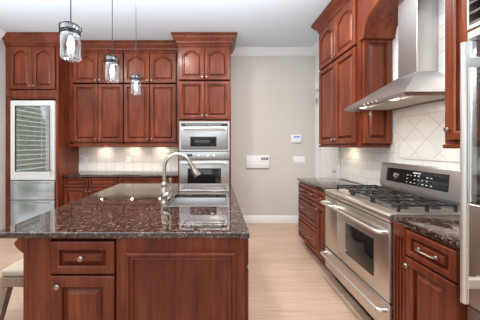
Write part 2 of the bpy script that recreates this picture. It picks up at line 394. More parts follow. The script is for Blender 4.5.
# ------------------------------------------------------------------ back wall cabinetry
TF = 3.4785                                # front plane of the tall cabinets
fc = thing('refrigerator_cabinet', 'tall cherry surround with two arched doors above the glass-door refrigerator', 'cabinet', (-3.27, TF, 0))
mb = MB()
Wd = 0.815
mb.box(0, 0.075, 0, 0.51, 0, 2.92, 0.002); mb.box(Wd-0.035, Wd, 0, 0.51, 0, 2.92, 0.002)
mb.box(0.075, Wd-0.035, 0, 0.51, 2.10, 2.24); mb.box(0.075, Wd-0.035, 0, 0.51, 2.898, 2.92); mb.box(0.075, Wd-0.035, 0.49, 0.51, 2.24, 2.898); mb.box(0.075, Wd-0.035, 0.49, 0.51, 0, 2.10)
mb.build('body', 'cherry', fc)
sweep([(0.0, 0.0), (Wd, 0.0), (Wd, 0.50)], CROWN, 2.912, 1).build('crown_moulding', 'cherry', fc)
MB().box(0.012, Wd-0.005, -0.012, -0.0005, 2.116, 2.225, 0.003).build('rail', 'cherry', fc)
door(fc, 0.083, 0.424, 2.246, 2.893, 0, 0.055, (0.398, 2.29)); door(fc, 0.434, 0.774, 2.246, 2.893, 0, 0.055, (0.460, 2.29))

def fridge(t, W, D, Hh, glass, drawers, handle_x, hz, grille, shelves, gmat='steel', hr=0.012, off=0.06, lamp=3.0, pmat='fridge_glass', pin=0.012, gk=-0.039, smat='sky_tint_steel'):
    """built-in refrigerator in its own frame: front faces -y, x 0..W, cabinet behind y=0"""
    mb = MB()
    for b in ((0, 0.03, 0, D, 0.1, Hh), (W-0.03, W, 0, D, 0.1, Hh), (0.03, W-0.03, 0, D, Hh-0.03, Hh), (0.03, W-0.03, 0, D, 0.1, glass[4]-0.03), (0.03, W-0.03, D-0.02, D, glass[4]-0.03, Hh-0.03)): mb.box(*b)
    mb.box(0.02, W-0.02, 0.04, D, 0.0, 0.1)
    mb.build('body', 'liner_white', t)
    for z in shelves:
        sh = MB().box(0.035, W-0.035, 0.02, D-0.05, z, z+0.012, 0.002)
        sh.box(0.035, W-0.035, 0.014, 0.020, z-0.012, z+0.016)
        sh.build('shelf', 'shelf_glass', t)
    MB().box(0.10, W-0.10, 0.03, 0.10, Hh-0.045, Hh-0.0305, 0.003).build('fill_strip', 'fridge_fill_glow', t)  # glowing strip added to brighten the shelves behind the glass
    l = bpy.data.lights.new('fridge_fill', 'AREA'); l.shape = 'RECTANGLE'; l.size = W-0.2; l.size_y = 0.06; l.energy = lamp; l.color = (0.95, 0.98, 1.0)  # added fill light that goes with the strip
    o = bpy.data.objects.new('fridge_fill', l); C.objects.link(o); o.parent = t; o.location = (W/2, 0.065, Hh-0.047)
    gx0, gx1, gz0, gz1, dz0, dz1 = glass
    mb = MB(); th = 0.045
    for b in ((0.004, gx0, dz0, dz1), (gx1, W-0.004, dz0, dz1), (gx0, gx1, dz0, gz0), (gx0, gx1, gz1, dz1)):
        mb.box(b[0], b[1], -th, -0.002, b[2], b[3], 0.003)
    dd = mb.build('glass_door', gmat, t)
    mb = MB()
    for b in ((gx0+0.0005, gx0+0.014, gz0+0.0005, gz1-0.0005), (gx1-0.014, gx1-0.0005, gz0+0.0005, gz1-0.0005), (gx0+0.014, gx1-0.014, gz0+0.0005, gz0+0.008), (gx0+0.014, gx1-0.014, gz1-0.008, gz1-0.0005)): mb.box(b[0], b[1], gk, -0.006, b[2], b[3])
    mb.build('gasket', 'black', dd)
    MB().box(gx0+0.0145, gx1-0.0145, -th+pin, -th+pin+0.006, gz0+0.0085, gz1-0.0085).build('glass_pane', pmat, dd)
    mb = MB(); mb.box(gx0+0.0002, gx0+0.004, -th+0.008, gk-0.0005 if gk > -0.02 else -th+0.0085, gz0+0.009, gz1-0.009); mb.build('inner_edge', 'plastic', dd)  # white strip added so the door's inner edge looks bright
    mb = MB(); mb.tube([(handle_x, -th-off, hz[0]), (handle_x, -th-off, hz[1])], hr, 14)
    for z in (hz[0]+0.09, hz[1]-0.09): mb.box(handle_x-0.012, handle_x+0.012, -th-off+0.004, -th+0.001, z-0.022, z+0.022, 0.003)
    mb.build('handle', 'satin', dd)
    for z0, z1 in drawers:
        d = MB().box(0.004, W-0.004, -th, -0.002, z0, z1, 0.004, 2).build('freezer_drawer', smat, t)
        mb = MB(); mb.tube([(0.06, -th-0.035, z1-0.03), (W-0.06, -th-0.035, z1-0.03)], 0.009, 12)
        for x in (0.09, W-0.09): mb.box(x-0.008, x+0.008, -th-0.033, -th+0.001, z1-0.037, z1-0.023)
        mb.build('handle', 'nickel', d)
    if grille:
        z0, z1 = grille
        mb = MB(); mb.box(0.004, 0.011, -th, -0.002, z0, z1, 0.001); mb.box(W-0.011, W-0.004, -th, -0.002, z0, z1, 0.001)
        mb.box(0.011, W-0.011, -th, -0.002, z0, z0+0.018, 0.002); mb.box(0.011, W-0.011, -th, -0.002, z1-0.018, z1, 0.002)
        g = mb.build('grille_frame', 'steel', t)
        MB().box(0.0115, W-0.0115, -0.006, -0.002, z0+0.0185, z1-0.0185).build('grille_backing', 'black', g)
        zz = z0+0.035; mb = MB()
        while zz < z1-0.03:
            mb.prism([(-th+0.002, zz-0.010), (-th+0.004, zz-0.014), (-0.010, zz+0.010), (-0.012, zz+0.014)], 'x', 0.0112, W-0.0112); zz += 0.048
        mb.build('louvres', 'steel', g)
fl = thing('refrigerator', 'built-in refrigerator with a tall glass door beside the left wall', 'refrigerator', (-3.176, TF+0.02, 0))
fridge(fl, 0.682, 0.45, 2.07, (0.066, 0.612, 0.975, 1.99, 0.850, 2.068), ((0.545, 0.840), (0.11, 0.535)), 0.645, (0.90, 2.00), None, (1.10, 1.30, 1.50, 1.70, 1.88), 'white_metal', 0.007, 0.03)

# wall cabinets over the back counter
UF = 3.735
def upper_unit(x0, x1, splits, label, knobs):
    W = x1-x0
    t = thing('wall_cabinet', label, 'cabinet', (x0, UF, 1.385))
    carcass(MB(), W, WB-0.013-UF, 0.0, 1.545, ((0, splits[0]-x0-0.003, 0, 1.6), (splits[2]-x0+0.003, W, 0, 1.6), (0, W, 0, 0.045), (0, W, 1.523, 1.6))).build('body', 'cherry', t)
    sweep([(0, 0), (W, 0)], CROWN, 1.527, 1).build('crown_moulding', 'cherry', t)
    MB().box(0.0, W, -0.014, 0.03, -0.030, -0.0005, 0.006, 2).build('light_rail', 'cherry', t)
    for i in range(2):
        a, b = splits[i]-x0+0.005, splits[i+1]-x0-0.005
        kx = b-0.030 if i == 0 else a+0.030
        door(t, a, b, 1.028, 1.518, 0, 0.055, (kx, 1.065)); door(t, a, b, 0.05, 1.005, 0, 0, (kx, 0.10))
    return t
upper_unit(-2.453, -1.545, (-2.382, -1.967, -1.548), 'cherry wall cabinet over the back counter, next to the refrigerator surround', 0)
upper_unit(-1.543, -0.607, (-1.540, -1.112, -0.672), 'cherry wall cabinet over the back counter, next to the oven tower', 0)
BF = 3.60
def base_unit(x0, x1, splits, label):
    W = x1-x0
    t = thing('base_cabinet', label, 'cabinet', (x0, BF, 0))
    mb = MB(); carcass(mb, W, 0.39, 0.10, 0.878); mb.box(0.0, W, 0.06, 0.39, 0.0, 0.0995); mb.build('body', 'cherry', t)
    for i in range(2):
        a, b = splits[i]-x0+0.005, splits[i+1]-x0-0.005
        door(t, a, b, 0.722, 0.862, 0, 0, None, name='drawer', frame=0.030, mid=0.02)
        kx = b-0.028 if i == 0 else a+0.028
        door(t, a, b, 0.12, 0.710, 0, 0, (kx, 0.655))
base_unit(-2.453, -1.570, (-2.445, -2.045, -1.575), 'cherry base cabinet under the back counter, next to the glass refrigerator')
base_unit(-1.568, -0.607, (-1.565, -1.12, -0.62), 'cherry base cabinet under the back counter, next to the oven tower')
tag(MB().box(-2.452, -0.607, 3.555, WB-0.013, 0.880, 0.914, 0.004, 2).build('countertop', 'granite'), 'dark granite worktop along the tiled back wall under the wall cabinets', 'countertop')

# oven tower
OX0, OX1 = -0.603, 0.216; OW = OX1-OX0
ot = thing('oven_cabinet', 'tall cherry cabinet tower holding the microwave and wall oven', 'cabinet', (OX0, TF, 0))
mb = MB()
for b in ((0, 0.022, 0, 0.524, 0, 2.915), (OW-0.022, OW, 0, 0.524, 0, 2.915), (0.022, OW-0.022, 0, 0.49, 1.755, 1.780), (0.022, OW-0.022, 0, 0.49, 2.890, 2.915), (0.022, OW-0.022, 0.49, 0.524, 0, 2.915), (0.022, OW-0.022, 0.02, 0.49, 2.366, 2.386), (0.022, OW-0.022, 0, 0.49, 0.10, 0.55), (0.022, OW-0.022, 0.06, 0.49, 0, 0.10)):
    mb.box(*b)
mb.build('body', 'cherry', ot)
sweep([(0, 0.50), (0, 0), (OW, 0), (OW, 0.50)], CROWN, 2.912, 1).build('crown_moulding', 'cherry', ot)
hw = OW/2
for z0, z1, r, kz in ((2.390, 2.885, 0.055, 2.425), (1.785, 2.365, 0.0, 1.835)):
    door(ot, 0.02, hw-0.003, z0, z1, 0, r, (hw-0.035, kz)); door(ot, hw+0.003, OW-0.02, z0, z1, 0, r, (hw+0.035, kz))
door(ot, 0.02, OW-0.02, 0.12, 0.54, 0, 0, None, (hw,), name='drawer')

mw = thing('microwave_oven', 'built-in stainless microwave in the upper bay of the oven tower', 'microwave', (OX0+0.0235, TF, 1.288))
aw = OW-0.047
MB().box(0.02, aw-0.02, 0.002, 0.45, 0.01, 0.45).build('body', 'black', mw)
mb = MB()
for b in ((0, 0.030, 0, 0.462), (aw-0.030, aw, 0, 0.462), (0.030, aw-0.030, 0, 0.030), (0.030, aw-0.030, 0.43, 0.462)): mb.box(b[0], b[1], -0.020, -0.001, b[2], b[3], 0.002)
mb.build('trim_frame', 'steel_side', mw)
mb = MB().box(0.031, aw-0.031, -0.012, -0.001, 0.385, 0.429)
cp = mb.build('control_strip', 'dark_glass', mw)
mb = MB()
for i in range(16): mb.box(0.09+i*0.035, 0.112+i*0.035, -0.0135, -0.0119, 0.40, 0.412)
mb.build('lettering', 'steel', cp)
md = MB().box(0.033, aw-0.033, -0.038, -0.002, 0.032, 0.380, 0.006, 2).build('door', 'steel_side', mw)
MB().box(0.17, aw-0.20, -0.042, -0.0375, 0.075, 0.225, 0.004, 2).build('window', 'dark_glass', md)
mb = MB(); mb.tube([(0.06, -0.078, 0.345), (aw-0.06, -0.078, 0.345)], 0.011, 14)
for x in (0.09, aw-0.09): mb.box(x-0.009, x+0.009, -0.076, -0.037, 0.336, 0.354)
mb.build('handle', 'nickel', md)

wo = thing('wall_oven', 'built-in stainless wall oven directly below the microwave', 'oven', (OX0+0.0235, TF, 0.555))
MB().box(0.02, aw-0.02, 0.002, 0.46, 0.005, 0.72).build('body', 'black', wo)
ct = MB().box(0, aw, -0.028, -0.001, 0.606, 0.722, 0.004, 2).build('control_panel', 'steel_side', wo)
for x in (0.30, 0.44, 0.535): MB().lathe([(0.017, 0), (0.017, -0.014), (0.013, -0.022)], (x, -0.028, 0.668), 'y', 14).build('knob', 'plastic', ct)
MB().box(0.12, 0.20, -0.0295, -0.0275, 0.650, 0.690).build('display', 'screen', ct)
od = MB().box(0.004, aw-0.004, -0.040, -0.002, 0.03, 0.592, 0.006, 2).build('door', 'steel_side', wo)
MB().box(0.13, aw-0.13, -0.044, -0.0395, 0.22, 0.475, 0.004, 2).build('window', 'dark_glass', od)
mb = MB(); mb.tube([(0.04, -0.085, 0.555), (aw-0.04, -0.085, 0.555)], 0.012, 14)
for x in (0.08, aw-0.08): mb.box(x-0.010, x+0.010, -0.083, -0.039, 0.545, 0.565)
mb.build('handle', 'nickel', od)

# under-cabinet lights
def puck(name, loc, label, axis_rot=0, power=1.3):
    t = thing(name, label, 'light', loc, 0, None)
    MB().lathe([(0.032, 0.0), (0.034, -0.004), (0.034, -0.012), (0.028, -0.014), (0.0, -0.014)], (0, 0, 0), 'z', 20).build('housing', 'white', t)
    MB().lathe([(0.018, -0.0142), (0.018, -0.016), (0.0, -0.0165)], (0, 0, 0), 'z', 20).build('lens', 'puck', t)
    l = bpy.data.lights.new('puck_beam', 'AREA'); l.shape = 'DISK'; l.size = 0.03; l.energy = power; l.color = (1.0, 0.84, 0.64)
    o = bpy.data.objects.new('puck_beam', l); C.objects.link(o); o.parent = t; o.location = (0, 0, -0.018)
    return t
for x, lb in ((-1.98, 'round under-cabinet light shining on back tiles nearest the refrigerator'), (-1.46, 'round under-cabinet light at the middle of the back wall cabinets'), (-0.98, 'round under-cabinet light shining on back tiles nearest the oven tower')):
    puck('puck_light', (x, 3.86, 1.3845), lb)

# outlets on the back tiles
def outlet(loc, label, horizontal=False):
    t = thing('wall_outlet', label, 'outlet', loc)
    MB().box(-0.036, 0.036, -0.006, 0, -0.058, 0.058, 0.003, 2).build('cover_plate', 'plastic', t)
    for z in (-0.026, 0.026):
        f = MB().box(-0.017, 0.017, -0.008, -0.0055, z-0.014, z+0.014, 0.002).build('socket', 'white', t)
        mb = MB(); mb.box(-0.008, -0.005, -0.0086, -0.0078, z-0.005, z+0.006); mb.box(0.005, 0.008, -0.0086, -0.0078, z-0.005, z+0.006)
        mb.build('slots', 'black', f)
outlet((-2.33, WB-0.0125, 1.115), 'white double outlet on the back tiles, closer to the refrigerator')
outlet((-1.58, WB-0.0125, 1.115), 'white double outlet on the back tiles, closer to the middle of the worktop')

# fittings on the beige wall
ip = thing('security_panel', 'wide white security panel with small dark screen on the beige wall', 'alarm panel', (0.722, WB-0.0005, 1.088))
MB().box(-0.205, 0.205, -0.035, 0, -0.11, 0.11, 0.010, 3).build('housing', 'plastic', ip)
MB().box(0.06, 0.180, -0.037, -0.0345, 0.038, 0.078, 0.001).build('screen', 'screen', ip)
mb = MB(); mb.box(0.085, 0.115, -0.0378, -0.0368, 0.050, 0.066); mb.box(0.125, 0.155, -0.0378, -0.0368, 0.050, 0.066); mb.build('digits', 'lettering', ip)
MB().box(-0.19, 0.19, -0.0362, -0.0345, -0.062, -0.058).build('seam', 'grey', ip)
th = thing('thermostat', 'small white thermostat with blue display above the switch plate', 'thermostat', (1.407, WB-0.0005, 1.497))
MB().box(-0.088, 0.088, -0.030, 0, -0.070, 0.070, 0.014, 3).build('housing', 'plastic', th)
MB().box(-0.055, 0.055, -0.0315, -0.0295, 0.022, 0.046, 0.001).build('display', 'blue_screen', th)
sw = thing('light_switch', 'white three-gang light switch plate on the beige wall below the thermostat', 'light switch', (1.460, WB-0.0005, 1.125))
MB().box(-0.105, 0.105, -0.006, 0, -0.060, 0.060, 0.003, 2).build('cover_plate', 'plastic', sw)
for x in (-0.062, 0, 0.062): MB().prism([(-0.0055, -0.034), (-0.012, -0.034), (-0.008, 0.034), (-0.0055, 0.034)], 'x', x-0.017, x+0.017).build('rocker', 'white', sw)
ms = thing('motion_sensor', 'small white motion sensor high on the wall beside the doorway casing', 'sensor', (WR-0.0005, 3.90, 2.40))
MB().box(-0.035, 0, -0.05, 0.05, -0.065, 0.065, 0.012, 3).build('housing', 'plastic', ms)
MB().box(-0.040, -0.0345, -0.032, 0.032, -0.045, 0.0, 0.003).build('lens', 'white', ms)

# ------------------------------------------------------------------ island
IX0, IX1, IY0, IY1 = -1.034, 0.150, 1.215, 2.70
SX0, SX1, SY0, SY1 = -0.388, 0.085, 1.715, 2.135       # sink opening
isl = thing('island_cabinet', 'large cherry island with a drawer, door and framed end panel', 'kitchen island', (0, 0, 0))
mb = MB()
mb.box(IX0, -0.886, IY0, IY0+0.02, 0.0, 0.880); mb.box(-0.542, IX1, IY0, IY0+0.02, 0, 0.880); mb.box(-0.886, -0.542, IY0, IY0+0.02, 0, 0.055); mb.box(-0.886, -0.542, IY0, IY0+0.02, 0.866, 0.880); mb.box(IX0, IX1, IY1-0.02, IY1, 0, 0.880)
mb.box(IX0, IX0+0.02, IY0+0.02, IY1-0.02, 0, 0.880); mb.box(IX1-0.02, IX1, IY0+0.02, IY1-0.02, 0, 0.880)
mb.build('body', 'cherry', isl)
# corner post with a slim bead at each side
mb = MB(); mb.box(IX0-0.002, IX0+0.148, IY0-0.014, IY0-0.0005, 0, 0.878, 0.003)
mb.tube([(IX0+0.024, IY0-0.014, 0), (IX0+0.024, IY0-0.014, 0.878)], 0.004, 8)
mb.build('corner_post', 'cherry', isl)
prof = [(IX0-0.0025, 0.797), (IX0-0.010, 0.802), (IX0-0.026, 0.814), (IX0-0.040, 0.828), (IX0-0.049, 0.842), (IX0-0.050, 0.852), (IX0-0.044, 0.861), (IX0-0.036, 0.867), (IX0-0.036, 0.8785), (IX0-0.0025, 0.8785)]
for y in (IY0-0.012, IY0+0.70, IY1-0.06): MB().prism(prof, 'y', y, y+0.055).build('corbel', 'cherry', isl)
door(isl, -0.882, -0.546, 0.692, 0.862, IY0, 0, (-0.712, 0.782), name='drawer', frame=0.044, ks=0.85, mid=0.026)
door(isl, -0.882, -0.546, 0.06, 0.680, IY0, 0, (-0.834, 0.634), frame=0.060, ks=0.85)
# framed end panel: flat board and applied moulding
ep = MB().box(-0.538, IX1-0.001, IY0-0.014, IY0-0.0005, 0.0, 0.878, 0.002).build('end_panel', 'cherry', isl)
fx0, fx1, fz0, fz1 = -0.486, 0.100, 0.12, 0.806
mb = MB()
mo = [(0.0, 0.0), (0.003, -0.014), (0.010, -0.019), (0.018, -0.017), (0.023, -0.008), (0.028, -0.008), (0.036, -0.012), (0.042, -0.009), (0.044, 0.0)]
L = []
for ins, dy in mo:
    L.append([(fx0+ins, IY0-0.0142+dy, fz0+ins), (fx1-ins, IY0-0.0142+dy, fz0+ins), (fx1-ins, IY0-0.0142+dy, fz1-ins), (fx0+ins, IY0-0.0142+dy, fz1-ins)])
mb.loops(L, False, False); mb.build('panel_moulding', 'cherry', isl)
# doors on the working side, facing the range
for i, y in enumerate((1.26, 1.72, 2.18)):
    e = bpy.data.objects.new('door_frame', None)
    d = panel_front(0, 0.44, 0.12, 0.68, 0).build('door', 'cherry', isl, (IX1+0.0005, y, 0), PI/2); bpy.data.objects.remove(e)
    knob(d, 0.41, -0.026, 0.63, 'bronze')
    d = panel_front(0, 0.44, 0.70, 0.86, 0, 0, 0.03, mid=0.02).build('drawer', 'cherry', isl, (IX1+0.0005, y, 0), PI/2)
    knob(d, 0.22, -0.026, 0.78, 'bronze')
# granite top with sink cut-out
CX0, CX1, CY0, CY1 = -1.18, 0.174+0.02, 1.186, 2.736
CX1 = 0.172
bm = bmesh.new(); mb = MB(); mb.bm.free(); mb.bm = bm
def ringtop(z): return ([(CX0, CY0, z), (CX1, CY0, z), (CX1, CY1, z), (CX0, CY1, z)], [(SX0, SY0, z), (SX1, SY0, z), (SX1, SY1, z), (SX0, SY1, z)])
c = 0.004
def R(a, i, z): return [(a[0]+i, a[2]+i, z), (a[1]-i, a[2]+i, z), (a[1]-i, a[3]-i, z), (a[0]+i, a[3]-i, z)]
O = (CX0, CX1, CY0, CY1); Hh = (SX0, SX1, SY0, SY1)
mb.loops([R(Hh, 0, 0.881), R(O, c, 0.881), R(O, 0, 0.885), R(O, 0, 0.910), R(O, c, 0.914), R(Hh, 0, 0.914), R(Hh, 0, 0.881)], False, False)
bmesh.ops.remove_doubles(bm, verts=bm.verts, dist=1e-5)
tag(mb.build('countertop', 'granite'), 'large polished brown granite top of the island with sink cut-out', 'countertop')
# sink
sk = thing('sink', 'undermount stainless sink set into the island granite', 'sink', (0, 0, 0))
g = -0.004
a = (SX0-0.0, SX1, SY0, SY1)
mb = MB()
mb.loops([R(a, -0.02, 0.8800), R(a, 0.001, 0.8800), R(a, 0.004, 0.872), R(a, 0.012, 0.715), R(a, 0.035, 0.690), R(a, 0.17, 0.684)], False, True)
mb.loops([R(a, -0.02, 0.8795), R(a, -0.004, 0.8795), R(a, 0.0, 0.70), R(a, 0.03, 0.685), R(a, 0.17, 0.680)], False, True)
mb.build('bowl', 'steel_side', sk)
mb = MB(); r_ = [R(a, i, z) for i, z in ((-0.010, 0.9142), (-0.009, 0.9165), (0.001, 0.9165), (0.002, 0.9142))]
mb.loops(r_+[r_[0]], False, False); bmesh.ops.remove_doubles(mb.bm, verts=mb.bm.verts, dist=1e-6); mb.build('rim', 'nickel', sk)
MB().lathe([(0.043, 0.6845), (0.043, 0.688), (0.030, 0.687), (0.0, 0.6855)], ((SX0+SX1)/2, (SY0+SY1)/2, 0), 'z', 18).build('drain', 'nickel', sk)
# faucet, spout reaching over the sink to the right
fa = thing('faucet', 'tall brushed nickel gooseneck faucet with pull-down spray head by the sink', 'faucet', (-0.424, 1.81, 0.9142))
MB().lathe([(0.031, 0), (0.031, 0.006), (0.028, 0.014), (0.026, 0.03), (0.031, 0.06), (0.032, 0.085), (0.028, 0.11), (0.022, 0.130), (0.025, 0.140), (0.024, 0.155), (0.0165, 0.165), (0.0, 0.166)], (0, 0, 0), 'z', 20).build('body', 'nickel', fa)
pts = [(0, 0, 0.145), (0, 0, 0.20), (0, 0, 0.26)]
for i in range(1, 13):
    a_ = PI - i/12*PI*0.87; pts.append((0.107+0.107*math.cos(a_), 0, 0.282+0.107*math.sin(a_)))
MB().tube(pts, 0.0155, 14).build('spout', 'nickel', fa)
e = Vector(pts[-1]); dv = (Vector(pts[-1])-Vector(pts[-2])).normalized()
MB().tube([e-dv*0.004, e+dv*0.012, e+dv*0.02, e+dv*0.080, e+dv*0.120, e+dv*0.126], [0.017, 0.020, 0.018, 0.025, 0.030, 0.028], 16).build('spray_head', 'nickel', fa)
mb = MB(); mb.tube([(0.0, -0.01, 0.055), (0.030, -0.02, 0.062), (0.048, -0.025, 0.075)], [0.025, 0.029, 0.022], 14)
mb.tube(smooth_path([(0.044, -0.025, 0.070), (0.056, -0.028, 0.105), (0.056, -0.030, 0.15), (0.052, -0.031, 0.205)], 4), [0.012]*6+[0.010]*4+[0.0125]*3, 12)
mb.build('lever', 'nickel', fa)

# ------------------------------------------------------------------ pendants over the island
PX = -0.879
def pendant(loc, zb, label):
    t = thing('pendant_lamp', label, 'pendant light', (loc[0], loc[1], zb), 0, 'glass jar pendants over the island')
    L = CH-zb
    MB().lathe([(0.055, L-0.002), (0.055, L-0.018), (0.040, L-0.030), (0.010, L-0.034)], (0, 0, 0), 'z', 20).build('ceiling_canopy', 'bronze', t)
    MB().tube([(0, 0, 0.222), (0, 0, L-0.03)], 0.0032, 8).build('cord', 'bronze', t)
    MB().lathe([(0.006, 0.245), (0.010, 0.236), (0.014, 0.226), (0.030, 0.2235), (0.0465, 0.221), (0.0465, 0.216), (0.0, 0.216)], (0, 0, 0), 'z', 24).build('lid', 'bronze', t)
    # wire bail looping from the neck band over the lid
    mb = MB()
    for z in (0.168, 0.182):
        mb.tube([(0.049*math.cos(2*PI*i/24), 0.049*math.sin(2*PI*i/24), z) for i in range(25)], 0.0036, 6)
    mb.tube([(-0.054, 0, 0.175), (-0.068, 0, 0.180), (-0.068, 0, 0.236), (-0.060, 0, 0.240), (-0.02, 0, 0.229)], 0.0045, 6)
    mb.tube([(0.054, 0, 0.175), (0.064, 0, 0.182), (0.062, 0, 0.205)], 0.0034, 6)
    mb.build('wire_bail', 'bronze', t)
    MB().lathe([(0.0, 0.003), (0.042, 0.0), (0.051, 0.005), (0.0545, 0.014), (0.0545, 0.136), (0.052, 0.152), (0.046, 0.162), (0.046, 0.2155)], (0, 0, 0), 'z', 28, (False, False)).build('glass_jar', 'jar', t)
    MB().lathe([(0.014, 0.2155), (0.014, 0.150), (0.0, 0.150)], (0, 0, 0), 'z', 14).build('socket', 'bronze', t)
    MB().lathe([(0.010, 0.1495), (0.012, 0.138), (0.018, 0.112), (0.020, 0.092), (0.018, 0.068), (0.010, 0.050), (0.0, 0.046)], (0, 0, 0), 'z', 18).build('bulb', 'bulb', t)
    for ch in t.children:
        if ch.name.split('.')[0] in ('lid', 'wire_bail', 'glass_jar', 'socket', 'bulb'):
            for v in ch.data.vertices: v.co.z *= 0.94
    return t
p1 = pendant((PX, 1.353), 1.888, 'glass jar pendant lamp hanging nearest, the largest and highest in view')
for y, zb, lb in ((1.889, 1.908, 'glass jar pendant lamp in the middle of the row of three'), (2.442, 1.928, 'glass jar pendant lamp hanging farthest back, the smallest in view')):
    q = dup(p1, (PX, y, zb), lb)

# ------------------------------------------------------------------ stool
st = thing('stool', 'backless oak stool with cream cushion at the left side of the island', 'stool', (-1.345, 1.83, 0))
hx, hy = 0.205, 0.225
MB().box(-hx, hx, -hy, hy, 0.432, 0.482, 0.020, 4).build('cushion', 'fabric', st)
mb = MB(); mb.box(-hx, hx, -hy, -hy+0.024, 0.362, 0.431, 0.003); mb.box(-hx, hx, hy-0.024, hy, 0.362, 0.431, 0.003)
mb.box(-hx, -hx+0.024, -hy+0.024, hy-0.024, 0.362, 0.431, 0.003); mb.box(hx-0.024, hx, -hy+0.024, hy-0.024, 0.362, 0.431, 0.003)
mb.build('apron', 'oak', st)
for sx in (-1, 1):
    for sy in (-1, 1):
        def q(x, y, z, w_): return [(x-w_, y-w_, z), (x+w_, y-w_, z), (x+w_, y+w_, z), (x-w_, y+w_, z)]
        spx = 0.022 if sx > 0 else 0.05
        MB().loops([q(sx*(hx+spx-0.02-0.0), sy*(hy+0.01), 0.0, 0.017), q(sx*(hx-0.028), sy*(hy-0.028), 0.361, 0.028), ]).build('leg', 'oak', st)

# ------------------------------------------------------------------ right-hand run (front faces -x); local x runs from far to near
RB = WR-0.013                              # rear of the cabinets
FX = 1.17                                  # base cabinet face
rot = -PI/2
RY1, RY0 = 2.35, 1.470                     # range, far and near ends
bc = thing('base_cabinet', 'cherry drawer base on the far side of the range', 'cabinet', (FX, 3.18, 0), rot)
W = 3.18-RY1-0.004; Dp = RB-FX
mb = MB(); carcass(mb, W, Dp, 0.10, 0.879); mb.box(0, W, 0.07, Dp, 0, 0.0995); mb.build('body', 'cherry', bc)
ds = 0.605
for z0, z1 in ((0.715, 0.862), (0.420, 0.702), (0.118, 0.407)):
    door(bc, 0.012, ds-0.004, z0, z1, 0, 0, None, (0.16, 0.44), name='drawer', frame=0.040, mid=0.022)
door(bc, ds+0.004, W-0.008, 0.715, 0.862, 0, 0, None, (0.745,), name='drawer', frame=0.036, mid=0.02)
door(bc, ds+0.004, W-0.008, 0.118, 0.702, 0, 0, (ds+0.03, 0.655), frame=0.05)
tag(MB().box(FX-0.025, RB, RY1+0.004, 3.225, 0.880, 0.914, 0.004, 2).build('countertop', 'granite'), 'brown granite worktop on the far side of the range', 'countertop')
bn = thing('base_cabinet', 'cherry base cabinet with fluted pilaster between the range and near refrigerator', 'cabinet', (FX, RY0-0.004, 0), rot)
W = RY0-0.004-1.078
mb = MB(); carcass(mb, W, Dp, 0.10, 0.879, ((0, 0.092, 0, 1),)); mb.box(0, W, 0.07, Dp, 0, 0.0995); mb.build('body', 'cherry', bn)
# fluted pilaster
poly = [(0.0, -0.0005), (0.0, -0.022)]
for k in range(3):
    c0 = 0.021+k*0.024
    poly += [(c0-0.008, -0.022), (c0-0.005, -0.006), (c0+0.005, -0.006), (c0+0.008, -0.022)]
poly += [(0.090, -0.022), (0.090, -0.0005)]
pl = MB().prism(poly, 'z', 0.10, 0.80)
pl.box(0.0, 0.090, -0.025, -0.0005, 0.80, 0.878, 0.003)
pl.build('fluted_pilaster', 'cherry', bn)
door(bn, 0.097, W-0.004, 0.712, 0.862, 0, 0, None, ((0.097+W)/2,), name='drawer', frame=0.036, mid=0.02)
door(bn, 0.097, W-0.004, 0.118, 0.700, 0, 0, (0.122, 0.655), frame=0.050)
tag(MB().box(FX-0.025, RB, 1.076, RY0-0.004, 0.880, 0.914, 0.004, 2).build('countertop', 'granite'), 'short brown granite worktop between the range and near refrigerator', 'countertop')

# wall cabinets
UX = 1.435; UD = RB-UX
UY1, UY0 = 3.125, 2.243
wc = thing('wall_cabinet', 'cherry wall cabinet with four doors on the tiled wall beyond the hood', 'cabinet', (UX, UY1, 1.385), rot)
W = UY1-UY0
carcass(MB(), W, UD, 0, 1.545, ((0.825, W, 0, 1.6), (0, W, 1.522, 1.6))).build('body', 'cherry', wc)
sweep([(0, UD), (0, 0), (W-0.001, 0)], CROWN, 1.527, 1).build('crown_moulding', 'cherry', wc)
sweep([(0.002, UD-0.01), (0.002, 0.0), (W-0.012, 0.0), (W-0.012, UD-0.01)], [(-0.03, 0), (0.010, 0), (0.014, 0.008), (0.014, 0.022), (0.0, 0.0295), (-0.03, 0.0295)], -0.030, 1).build('light_rail', 'cherry', wc)
for i, (a, b) in enumerate(((0.012, 0.424), (0.432, 0.820))):
    kx = b-0.028 if i == 0 else a+0.028
    door(wc, a, b, 1.028, 1.518, 0, 0.055, (kx, 1.065), ks=0.9); door(wc, a, b, 0.012, 1.005, 0, 0, (kx, 0.06), ks=0.9)
# raised side panel that faces the hood (faces the camera, local +x end)
sp_ = panel_front(0.012, UD-0.012, 0.012, 1.055, 0, 0, 0.05).build('side_panel', 'cherry', wc, (W+0.0005, 0, 0), PI/2)
puck('puck_light', (1.60, 2.85, 1.3845), 'round under-cabinet light on the side wall over the far worktop', 0, 1.2)
